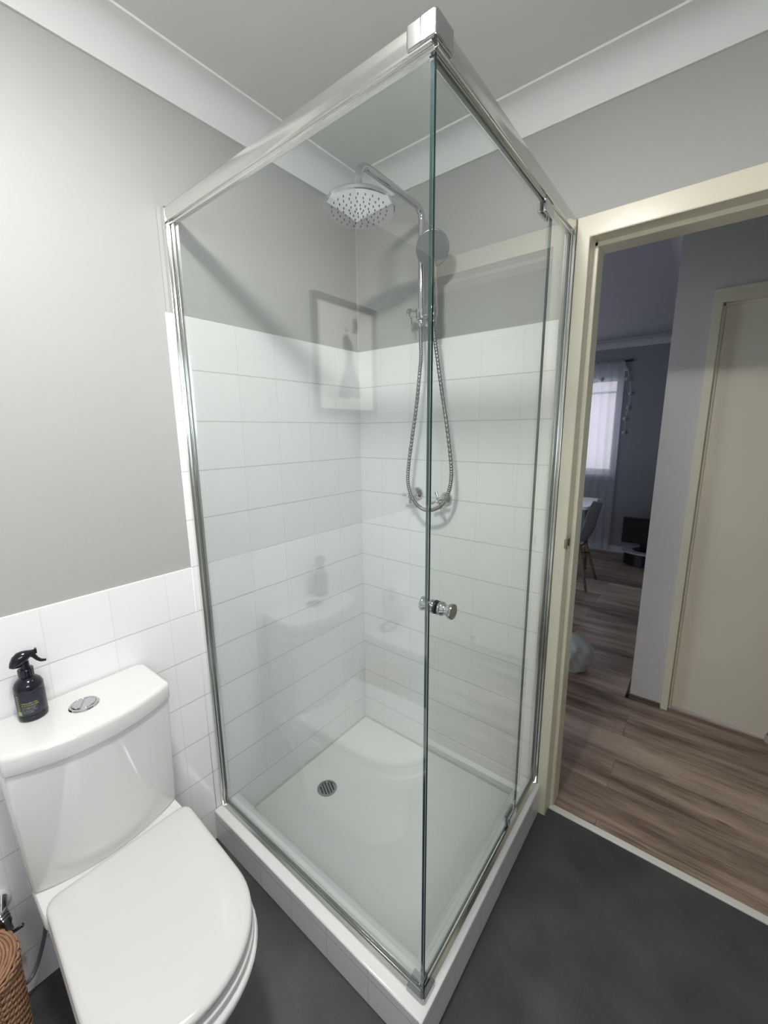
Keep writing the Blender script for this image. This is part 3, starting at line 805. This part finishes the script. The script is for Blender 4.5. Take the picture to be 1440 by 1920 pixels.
hp = [(HX_, HY_+0.002, 1.835), (HX_, HY_, 1.90), (HX_+0.002, HY_-0.005, 1.96), tuple(cc - hd*0.045 - axis*0.010), tuple(cc - hd*0.01 - axis*0.013)]
tube(bm, catmull(hp, 6), 0.012, 18, rfun=lambda t: 0.0115 + 0.003*sin(pi*min(1, t*1.3)))
hs = finish(bm, 'hand_shower', CHROME, ss, smooth=True, angle=60); hs['label'] = 'chrome hand shower with flat round head'
bm = bmesh.new()
lathe(bm, [(0.0, -0.022), (0.020, -0.020), (0.040, -0.013), (0.052, -0.004), (0.0555, 0.002), (0.0545, 0.006), (0.052, 0.0072), (0.0515, 0.0072), (0.0, 0.0072)], cc, axis, 48)
p = finish(bm, 'hand_shower_head', SATIN, hs, smooth=True, angle=30); p['label'] = 'flat satin round head'
# hose with ribs
hpts = [(0.363, -0.066, 1.835), (0.366, -0.07, 1.80), (0.372, -0.076, 1.73), (0.369, -0.08, 1.673), (0.356, -0.08, 1.559), (0.337, -0.08, 1.441), (0.323, -0.082, 1.339), (0.320, -0.083, 1.266), (0.341, -0.084, 1.208), (0.376, -0.085, 1.175), (0.418, -0.085, 1.166), (0.465, -0.085, 1.185), (0.494, -0.084, 1.222), (0.510, -0.083, 1.279), (0.508, -0.08, 1.347), (0.488, -0.08, 1.479), (0.463, -0.08, 1.61), (0.446, -0.084, 1.72), (0.436, -0.092, 1.80), (0.433, -0.096, 1.840)]
hc = catmull(hpts, 40)
bm = bmesh.new()
tube(bm, hc, 0.0068, 10, rfun=lambda t: 0.0070 + 0.0009*sin(t*len(hc)*pi/2.5*1.0))
p = finish(bm, 'flexible_hose', HOSE, ss, smooth=True, angle=180); p['label'] = 'ribbed metal hose in a long loop'
adopt(ss)

# taps
def tap(x, z, rot, label):
    t = thing('shower_tap', label, 'tap', (x, 0.0, z), 'cross handled taps under the hand shower')
    bm = bmesh.new()
    lathe(bm, [(0.0, 0.0003), (0.026, 0.0003), (0.027, 0.003), (0.0245, 0.010), (0.018, 0.018), (0.012, 0.026), (0.010, 0.040), (0.0, 0.040)], (0, 0, 0), (0, -1, 0), 36)
    finish(bm, 'tap_flange', CHROME, t, smooth=True, angle=40)
    bm = bmesh.new()
    lathe(bm, [(0.0, 0.036), (0.0085, 0.036), (0.011, 0.044), (0.012, 0.056), (0.0105, 0.066), (0.008, 0.072), (0, 0.073)], (0, 0, 0), (0, -1, 0), 28)
    for k in range(4):
        a = rot + k*pi/2; d = Vector((cos(a), 0, sin(a)))
        lathe(bm, [(0.0038, 0.006), (0.0042, 0.014), (0.0062, 0.030), (0.0062, 0.034), (0, 0.035)], (0, -0.058, 0), d, 14)
    finish(bm, 'cross_handle', CHROME, t, smooth=True, angle=40)
    bm = bmesh.new(); lathe(bm, [(0.0, 0.0728), (0.005, 0.0728), (0.005, 0.0745), (0, 0.0745)], (0, 0, 0), (0, -1, 0), 20)
    finish(bm, 'tap_button', WPLAST, t)
tap(0.312, 1.213, radians(3), 'left chrome cross-handle tap, its spokes set upright like a plus')
tap(0.446, 1.203, radians(22), 'right chrome cross-handle tap, its spokes turned aslant')

# ------------------------------------------------------------------ toilet
TY = -1.156
tl = thing('toilet', 'white close coupled toilet with closed lid beside the shower', 'toilet', (0.0, TY, FZ))
def tank_loop(hw, xb, xs, xf, z, n=14, rb=0.012, y0=TY):
    """plan outline: flat back at xb, side corners at xs, bowed front to xf"""
    pts = []
    pts.append((xb, y0-hw+rb)); pts.append((xb, y0+hw-rb))
    pts.append((xb+rb, y0+hw))
    r = 0.011
    pts.append((xs-r, y0+hw))
    for k in range(1, 5):
        a = radians(90 - 18*k); pts.append((xs - r + r*cos(a), y0 + hw - r + r*sin(a)))
    m = n
    for k in range(1, m):
        s = 1 - 2*k/m; yy = s*(hw - 0.006)
        pts.append((xs + (xf-xs)*(1 - s*s), y0 + yy))
    for k in range(4, 0, -1):
        a = radians(90 - 18*k); pts.append((xs - r + r*cos(a), y0 - hw + r - r*sin(a)))
    pts.append((xs-r, y0-hw)); pts.append((xb+rb, y0-hw))
    return [(x, y, z) for x, y in pts]
bm = bmesh.new()
lv = [(0.156, 0.4335), (0.1605, 0.436), (0.163, 0.441), (0.1665, 0.60), (0.1700, 0.754), (0.1690, 0.757)]
loft(bm, [tank_loop(h, 0.012, 0.150 + (z-0.43)*0.045, 0.182 + (z-0.43)*0.062, z) for h, z in lv])
finish(bm, 'cistern', CERAMIC, tl, smooth=True, angle=40)
bm = bmesh.new()
lv = [(0.1695, 0.7592, 0.0), (0.1715, 0.7605, 0.0025), (0.1722, 0.764, 0.0035), (0.1730, 0.797, 0.0050), (0.1722, 0.8030, 0.0035), (0.1690, 0.8068, 0.0), (0.1640, 0.808, -0.005)]
loft(bm, [tank_loop(h, 0.008, 0.165 + d, 0.206 + d, z) for h, z, d in lv])
lid = finish(bm, 'cistern_lid', CERAMIC, tl, smooth=True, angle=50)
bm = bmesh.new()
bc = (0.098, TY-0.002, 0.8075)
lathe(bm, [(0.0, 0), (0.0315, 0), (0.032, 0.002), (0.030, 0.0045), (0.026, 0.0050), (0.0245, 0.0035), (0.0, 0.0035)], bc, n=40)
fb = finish(bm, 'flush_surround', CHROME, lid, smooth=True, angle=25)
for s in (-1, 1):
    bm = bmesh.new(); pts = []
    for k in range(13):
        a = radians(-82 + 164*k/12); pts.append((cos(a)*0.023, sin(a)*0.023))
    off = 0.0012
    rot = radians(62 if s > 0 else 242)
    P = [((x+off)*cos(rot) - y*sin(rot), (x+off)*sin(rot) + y*cos(rot)) for x, y in pts]
    loft(bm, [[(bc[0]+x, bc[1]+y, bc[2]+0.003) for x, y in P], [(bc[0]+x, bc[1]+y, bc[2]+0.0060) for x, y in P], [(bc[0]+x*0.93, bc[1]+y*0.93, bc[2]+0.0068) for x, y in P]], smooth=False)
    p = finish(bm, 'flush_button', CHROME, lid)

# pan: loft of D-shaped plans
def D(xb, xf, hw, z, n=28, sq=2.15, skew=0.05):
    """superelliptic front, straight sides to the back"""
    pts = []
    xm = max(xb + (xf-xb)*0.30, xf - hw*1.06)
    for k in range(n+1):
        t = -pi/2 + pi*k/n
        cx, sy = cos(t), sin(t)
        x = xm + (xf-xm)*(abs(cx)**(2/sq)); y = hw*(1 if sy >= 0 else -1)*abs(sy)**(2/sq)
        pts.append((x, y))
    rb = min(0.028, hw*0.3)
    pts.append((xm - (xm-xb)*0.5, hw*1.0))
    for k in range(5):
        a = radians(90 + 22.5*k); pts.append((xb + rb + rb*cos(a), hw - rb + rb*sin(a)))
    for k in range(5):
        a = radians(180 + 22.5*k); pts.append((xb + rb + rb*cos(a), -hw + rb + rb*sin(a)))
    pts.append((xm - (xm-xb)*0.5, -hw*1.0))
    # the bowl sits very slightly askew on its fixings
    return [(x, TY + 0.008 + y - max(0, x-0.20)*skew, z) for x, y in pts]
bm = bmesh.new()
loft(bm, [D(0.10, 0.52, 0.105, FZ), D(0.10, 0.52, 0.106, 0.10), D(0.09, 0.53, 0.110, 0.20), D(0.06, 0.590, 0.130, 0.28), D(0.03, 0.635, 0.152, 0.34), D(0.015, 0.656, 0.162, 0.385), D(0.012, 0.659, 0.1635, 0.398), D(0.014, 0.655, 0.161, 0.404)])
def Bk(a, b, h, z): return [(x, y, z) for x, y in rrect(a, b, TY-h, TY+h, 0.02, 4)]
finish(bm, 'pan', CERAMIC, tl, smooth=True, angle=60)
bm = bmesh.new()
loft(bm, [Bk(0.012, 0.235, 0.161, 0.400), Bk(0.012, 0.235, 0.161, 0.4275), Bk(0.014, 0.232, 0.158, 0.4325)])
finish(bm, 'pan_deck', CERAMIC, tl, smooth=True, angle=40)
bm = bmesh.new()
loft(bm, [D(0.240, 0.646, 0.157, 0.4055), D(0.238, 0.650, 0.1605, 0.411), D(0.239, 0.648, 0.1595, 0.418)])
finish(bm, 'seat_ring', SEATP, tl, smooth=True, angle=60)
bm = bmesh.new()
def Dl(xb, xf, hw, z): return D(xb, xf, hw, z, sq=2.1)
loft(bm, [Dl(0.246, 0.636, 0.154, 0.4195), Dl(0.200, 0.643, 0.161, 0.4335), Dl(0.196, 0.645, 0.1625, 0.4380), Dl(0.197, 0.644, 0.1615, 0.4445), Dl(0.202, 0.639, 0.157, 0.4485), Dl(0.212, 0.629, 0.147, 0.4500), Dl(0.26, 0.58, 0.10, 0.4510)])
finish(bm, 'seat_lid', SEATP, tl, smooth=True, angle=70)
adopt(tl)

# water stop valve and braided feed behind the basket
wv = thing('stop_valve', 'chrome stop valve with lever and braided hose feeding the toilet from the tiled wall', 'valve', (0.0, -1.372, 0.29))
bm = bmesh.new(); lathe(bm, [(0.0, 0.0003), (0.030, 0.0003), (0.029, 0.004), (0.018, 0.010), (0, 0.010)], (0, -1.372, 0.345), (1, 0, 0), 32)
p = finish(bm, 'wall_flange', WPLAST, wv, smooth=True, angle=35); p['label'] = 'white plastic wall flange'
bm = bmesh.new()
tube(bm, [(0.006, -1.360, 0.355), (0.045, -1.368, 0.345)], 0.010, 18)
lathe(bm, [(0.0, 0), (0.014, 0), (0.016, 0.004), (0.014, 0.008), (0.016, 0.012), (0.014, 0.016), (0.016, 0.020), (0.014, 0.024), (0.015, 0.034), (0.011, 0.042), (0.011, 0.056), (0, 0.056)], (0.040, -1.372, 0.352), (0.25, 0.15, -1), 24)
finish(bm, 'valve_body', CHROMED, wv, smooth=True, angle=35)
bm = bmesh.new(); tube(bm, catmull([(0.046, -1.372, 0.290), (0.052, -1.355, 0.287), (0.057, -1.338, 0.292)], 5), 0.0042, 12, rfun=lambda t: 0.0035 + 0.0014*t)
finish(bm, 'valve_lever', CHROME, wv, smooth=True, angle=50)
bm = bmesh.new(); tube(bm, catmull([(0.052, -1.370, 0.292), (0.056, -1.372, 0.20), (0.045, -1.362, 0.12), (0.030, -1.338, 0.105), (0.020, -1.312, 0.15), (0.016, -1.295, 0.21), (0.018, -1.286, 0.29), (0.03, -1.284, 0.435)], 8), 0.0045, 10)
p = finish(bm, 'feed_hose', simple('translucent_grey_hose', (0.16, 0.17, 0.19), 0.3), wv, smooth=True, angle=180); p['label'] = 'thin grey feed hose'
adopt(wv)

# ------------------------------------------------------------------ spray bottle
BZ = 0.8085
bt = thing('spray_bottle', 'black trigger spray bottle with dark label standing on the cistern lid', 'spray bottle', (0.048, -1.245, BZ))
bm = bmesh.new()
lathe(bm, [(0.0, 0.0), (0.028, 0.0), (0.0325, 0.003), (0.0338, 0.008), (0.0335, 0.014), (0.0328, 0.017), (0.0328, 0.079), (0.0335, 0.082), (0.0330, 0.090), (0.0290, 0.099), (0.0215, 0.106), (0.0155, 0.110), (0.0145, 0.116), (0, 0.116)], n=48)
bb = finish(bm, 'bottle_body', BLACKP, bt, smooth=True, angle=40)
bm = bmesh.new()
lathe(bm, [(0.0329, 0.018), (0.0333, 0.019), (0.0333, 0.078), (0.0329, 0.079)], n=48, cap=False)
lb = finish(bm, 'bottle_label', LABELB, bb, smooth=True, angle=60)
lb['label'] = 'dark wrap label with faint print'
# print on the label: rows of tiny marks wrapped round the bottle
def arc_patch(bm, r, a0, a1, z0, z1, n=5):
    A = []; B = []
    for k in range(n+1):
        a = a0 + (a1-a0)*k/n
        A.append(bm.verts.new((r*cos(a), r*sin(a), z0))); B.append(bm.verts.new((r*cos(a), r*sin(a), z1)))
    for k in range(n): bm.faces.new((A[k], A[k+1], B[k+1], B[k]))
rnd = random.Random(3)
def print_row(bm, a0, a1, z0, h, r=0.0335, seed=0):
    a = a0
    while a < a1:
        wdt = rnd.uniform(0.018, 0.05)
        # letter-like marks: stem plus bar
        arc_patch(bm, r, a, min(a + 0.010, a1), z0, z0 + h, 1)
        arc_patch(bm, r, a, min(a + wdt*0.75, a1), z0 + h*rnd.choice((0, 0.42, 0.8)), z0 + h*rnd.choice((0, 0.42, 0.8)) + h*0.2 + 0.0003, 2)
        a += wdt + (0.02 if rnd.random() < 0.2 else 0.006)
A0 = radians(-40)
bm = bmesh.new(); print_row(bm, A0, radians(22), 0.0500, 0.0030); print_row(bm, A0, radians(26), 0.0445, 0.0030)
# tall vertical wordmark at the left of the text
zz = 0.031
while zz < 0.072:
    arc_patch(bm, 0.0335, radians(-60), radians(-48), zz, zz+0.0012, 3); arc_patch(bm, 0.0335, radians(-60) if rnd.random() < .5 else radians(-50), radians(-48) if rnd.random() < .5 else radians(-57), zz, zz+0.0042, 1) if False else arc_patch(bm, 0.0335, radians(-60), radians(-57), zz, zz+0.004, 1)
    zz += 0.0056
finish(bm, 'label_print', YELLOW, lb)['label'] = 'yellow lettering'
bm = bmesh.new(); print_row(bm, A0, radians(16), 0.0395, 0.0020); print_row(bm, A0, radians(8), 0.0358, 0.0020); print_row(bm, A0, radians(16), 0.0316, 0.0014); print_row(bm, A0, radians(2), 0.0285, 0.0014); print_row(bm, A0, radians(6), 0.0255, 0.0014)
finish(bm, 'label_print', GREYPR, lb)['label'] = 'pale small lettering'
bm = bmesh.new(); arc_patch(bm, 0.0336, radians(-64), radians(-44), 0.0205, 0.0300, 4)
finish(bm, 'label_print', GREEN, lb)['label'] = 'green square'
# collar and trigger head
bm = bmesh.new()
R_ = []
for h in (0.112, 0.1135, 0.131, 0.1325):
    rr = 0.0165 if h in (0.112, 0.1325) else 0.0172
    R_.append([(rr*(1+0.03*(k % 2))*cos(2*pi*k/40), rr*(1+0.03*(k % 2))*sin(2*pi*k/40), h) for k in range(40)])
loft(bm, R_, smooth=False)
finish(bm, 'bottle_collar', BLACKP, bt)
bm = bmesh.new(); lathe(bm, [(0.0, 0.130), (0.011, 0.130), (0.0105, 0.150), (0, 0.150)], n=24)
# head: lofted sections along y (nozzle at +y)
secs = []
for y, zc, hz, hx in ((-0.032, 0.1475, 0.001, 0.003), (-0.030, 0.1500, 0.006, 0.007), (-0.023, 0.1550, 0.0135, 0.0115), (-0.012, 0.1590, 0.0175, 0.0135), (-0.001, 0.1620, 0.0160, 0.0130), (0.009, 0.1665, 0.0110, 0.0110), (0.018, 0.1700, 0.0060, 0.0075), (0.026, 0.1710, 0.0048, 0.0058)):
    secs.append([(hx*1.15*cos(2*pi*k/20), y, zc - 0.001 + hz*1.12*sin(2*pi*k/20)) for k in range(20)])
loft(bm, secs)
finish(bm, 'spray_head', BLACKP, bt, smooth=True, angle=50)
bm = bmesh.new()
box(bm, (-0.0055, 0.025, 0.1645), (0.0055, 0.0305, 0.1775)); finish(bm, 'nozzle', BLACKP, bt, bevel=0.001)
bm = bmesh.new()
tr_ = catmull([(0, 0.012, 0.166), (0, 0.021, 0.161), (0, 0.028, 0.150), (0, 0.036, 0.142), (0, 0.047, 0.139)], 5)
tube(bm, tr_, 0.005, 12, rfun=lambda t: 0.0066*(1-0.55*t), sx=1.0)
for v in bm.verts: v.co.x *= 1.3
finish(bm, 'spray_trigger', BLACKP, bt, smooth=True, angle=60)
bt.rotation_euler = (0, 0, radians(-8)); bt.scale = (0.84, 0.84, 0.93)

# ------------------------------------------------------------------ wicker basket
bk = thing('wicker_basket', 'lidded brown wicker basket standing between the toilet and the wall', 'basket', (0.190, -1.450, FZ))
def woven(bm, r_at, z0, z1, rows, nst):
    """rows of over-under weave round vertical stakes"""
    for j in range(rows):
        z = z0 + (z1-z0)*(j+0.5)/rows; r = r_at((j+0.5)/rows); rad = (z1-z0)/rows*0.50
        n = nst*4; path = []
        for k in range(n+1):
            a = 2*pi*k/n + j*0.013
            rr = r + 0.0028*cos(a*nst/1 + (pi if j % 2 else 0))
            path.append((rr*cos(a), rr*sin(a), z + 0.0012*sin(3*a+j)))
        tube(bm, path, rad, 6)
bm = bmesh.new()
HB = 0.345
for k in range(26):
    a = 2*pi*k/26; tube(bm, [(0.078*cos(a), 0.078*sin(a), 0.0), (0.084*cos(a), 0.084*sin(a), HB)], 0.0028, 6)
woven(bm, lambda t: 0.079+0.006*t, 0.004, HB, 46, 26)
finish(bm, 'basket_body', WICKER, bk, smooth=True, angle=180)
bm = bmesh.new()
woven(bm, lambda t: 0.0885, HB+0.001, HB+0.020, 3, 26)
for k in range(15):
    r = 0.004 + k*0.0058; zz = HB + 0.022 + 0.004*(1-(r/0.09)**2)
    path = [(r*cos(2*pi*i/48), r*sin(2*pi*i/48), zz + 0.0012*cos(i*pi/2 + k*pi)) for i in range(49)]
    tube(bm, path, 0.0032, 6)
lathe(bm, [(0.0, 0.0), (0.084, 0.0), (0.084, 0.004), (0, 0.006)], (0, 0, HB+0.014), n=40)
finish(bm, 'basket_lid', WICKER, bk, smooth=True, angle=180)

# ------------------------------------------------------------------ things the glass mirrors
pf = thing('framed_print', 'black framed print of a dark gown hanging above the toilet', 'picture', (-0.006, -1.478, 1.765))
fy0, fy1, fz0, fz1 = -1.664, -1.295, 1.538, 1.985
bm = bmesh.new(); fw = 0.020
for a, b in (((fy0, fz0), (fy1, fz0+fw)), ((fy0, fz1-fw), (fy1, fz1)), ((fy0, fz0+fw), (fy0+fw, fz1-fw)), ((fy1-fw, fz0+fw), (fy1, fz1-fw))):
    box(bm, (-0.0055, a[0], a[1]), (0.016, b[0], b[1]))
finish(bm, 'picture_frame', BLACKM, pf, bevel=0.0015)
boxes('print_sheet', PAPER, [((-0.0055, fy0+fw-0.002, fz0+fw-0.002), (0.004, fy1-fw+0.002, fz1-fw+0.002))], pf)
bm = bmesh.new()
def yz(pts, x0=0.0042, x1=0.0048):
    extrude_poly(bm, pts, 0, x0, x1)
gc = -1.495
yz([(gc-0.010, 1.835), (gc+0.016, 1.862), (gc+0.036, 1.845), (gc+0.040, 1.82), (gc+0.020, 1.775), (gc+0.030, 1.72), (gc+0.060, 1.66), (gc+0.075, 1.61), (gc+0.045, 1.605), (gc+0.02, 1.60), (gc-0.02, 1.612), (gc-0.045, 1.602), (gc-0.068, 1.612), (gc-0.062, 1.66), (gc-0.035, 1.72), (gc-0.016, 1.775), (gc-0.028, 1.81)])
yz([(gc-0.060, 1.90), (gc-0.040, 1.935), (gc-0.026, 1.915), (gc-0.030, 1.89), (gc-0.022, 1.87), (gc-0.044, 1.868)])
yz([(gc+0.006, 1.872), (gc+0.014, 1.884), (gc+0.024, 1.878), (gc+0.016, 1.868)])
finish(bm, 'printed_gown', INK, pf)
adopt(pf)

# bathtub
ba = thing('bathtub', 'white built-in bathtub along the back of the bathroom past the toilet', 'bathtub', (1.0, -1.96, FZ))
bm = bmesh.new()
y0, y1, zt = YB+0.001, -1.575, 0.480
def rr_(x0, x1, ya, yb, r, z): return [(x, y, z) for x, y in rrect(x0, x1, ya, yb, r, 6)]
X0, X1 = 0.001, 1.70
loft(bm, [rr_(X0, X1, y0, y1, 0.004, FZ), rr_(X0, X1, y0, y1, 0.004, zt-0.03)], cap=False, smooth=False)
finish(bm, 'bath_panel', ACRYL, ba)
bm = bmesh.new()
loft(bm, [rr_(X0, X1, y0, y1+0.002, 0.01, zt-0.032), rr_(X0, X1, y0, y1+0.006, 0.012, zt-0.028), rr_(X0, X1, y0, y1+0.006, 0.012, zt-0.006), rr_(X0, X1, y0, y1+0.001, 0.012, zt),
          rr_(X0+0.17, X1-0.09, y0+0.07, y1-0.07, 0.13, zt), rr_(X0+0.18, X1-0.10, y0+0.08, y1-0.08, 0.13, zt-0.012), rr_(X0+0.25, X1-0.15, y0+0.12, y1-0.12, 0.12, 0.14), rr_(X0+0.30, X1-0.20, y0+0.16, y1-0.16, 0.10, 0.11)])
finish(bm, 'bath_shell', CERAMIC, ba, smooth=True, angle=40)
bm = bmesh.new(); lathe(bm, [(0, 0), (0.028, 0), (0.026, 0.003), (0, 0.003)], (0.42, -1.96, 0.112), n=24)
finish(bm, 'waste_cover', CHROME, ba, smooth=True, angle=30)
adopt(ba)
sd = thing('soap_dish', 'dark grey oval soap dish with pale soap on the bath corner', 'soap dish', (0.055, -1.69, 0.4805))
bm = bmesh.new()
def ov(rx, ry, z, n=36): return [(rx*cos(2*pi*k/n), ry*sin(2*pi*k/n), z) for k in range(n)]
loft(bm, [ov(0.032, 0.052, 0), ov(0.040, 0.062, 0.010), ov(0.041, 0.063, 0.014), ov(0.037, 0.059, 0.014), ov(0.030, 0.050, 0.005)])
finish(bm, 'dish', simple('slate_resin', (0.11, 0.11, 0.115), 0.5), sd, smooth=True, angle=40)
bm = bmesh.new(); loft(bm, [ov(0.016, 0.028, 0.0055), ov(0.020, 0.033, 0.010), ov(0.020, 0.033, 0.018), ov(0.014, 0.026, 0.023)])
finish(bm, 'soap', simple('pale_soap', (0.45, 0.44, 0.43), 0.4), sd, smooth=True, angle=70)
tr = thing('toilet_roll', 'white toilet roll on a wall holder above the bath corner', 'toilet roll', (0.0, -1.74, 0.65))
bm = bmesh.new(); lathe(bm, [(0.020, 0.05), (0.055, 0.05), (0.056, 0.047), (0.056, -0.047), (0.055, -0.05), (0.020, -0.05), (0.020, 0.05)], (0.066, 0, 0), (0, 1, 0), 40, cap=False)
finish(bm, 'paper_roll', simple('soft_white_paper', (0.80, 0.80, 0.79), 0.9), tr, smooth=True, angle=40)
bm = bmesh.new(); tube(bm, round_path([(-0.0055, -0.07, 0), (0.066, -0.07, 0), (0.066, 0.06, 0)], 0.012, 5), 0.006, 12); lathe(bm, [(0, 0), (0.024, 0), (0.022, 0.006), (0, 0.006)], (-0.0055, -0.07, 0), (1, 0, 0), 24)
finish(bm, 'roll_holder', CHROME, tr, smooth=True, angle=50)
tr.location = (0.006, -1.74, 0.65)

# ceiling light fitting
cl = thing('ceiling_light', 'small round white dome light on the bathroom ceiling', 'ceiling light', (LAMP[0], LAMP[1], ZC))
bm = bmesh.new(); lathe(bm, [(0.0, 0.0), (0.115, 0.0), (0.115, -0.012), (0.108, -0.018), (0.0, -0.018)], n=48)
finish(bm, 'light_base', WPLAST, cl, smooth=True, angle=40)
bm = bmesh.new(); lathe(bm, [(0.100, -0.018), (0.100, -0.038), (0.095, -0.050), (0.084, -0.056), (0, -0.058)], n=48, cap=False)
finish(bm, 'light_diffuser', DIFFUSER, cl, smooth=True, angle=60)
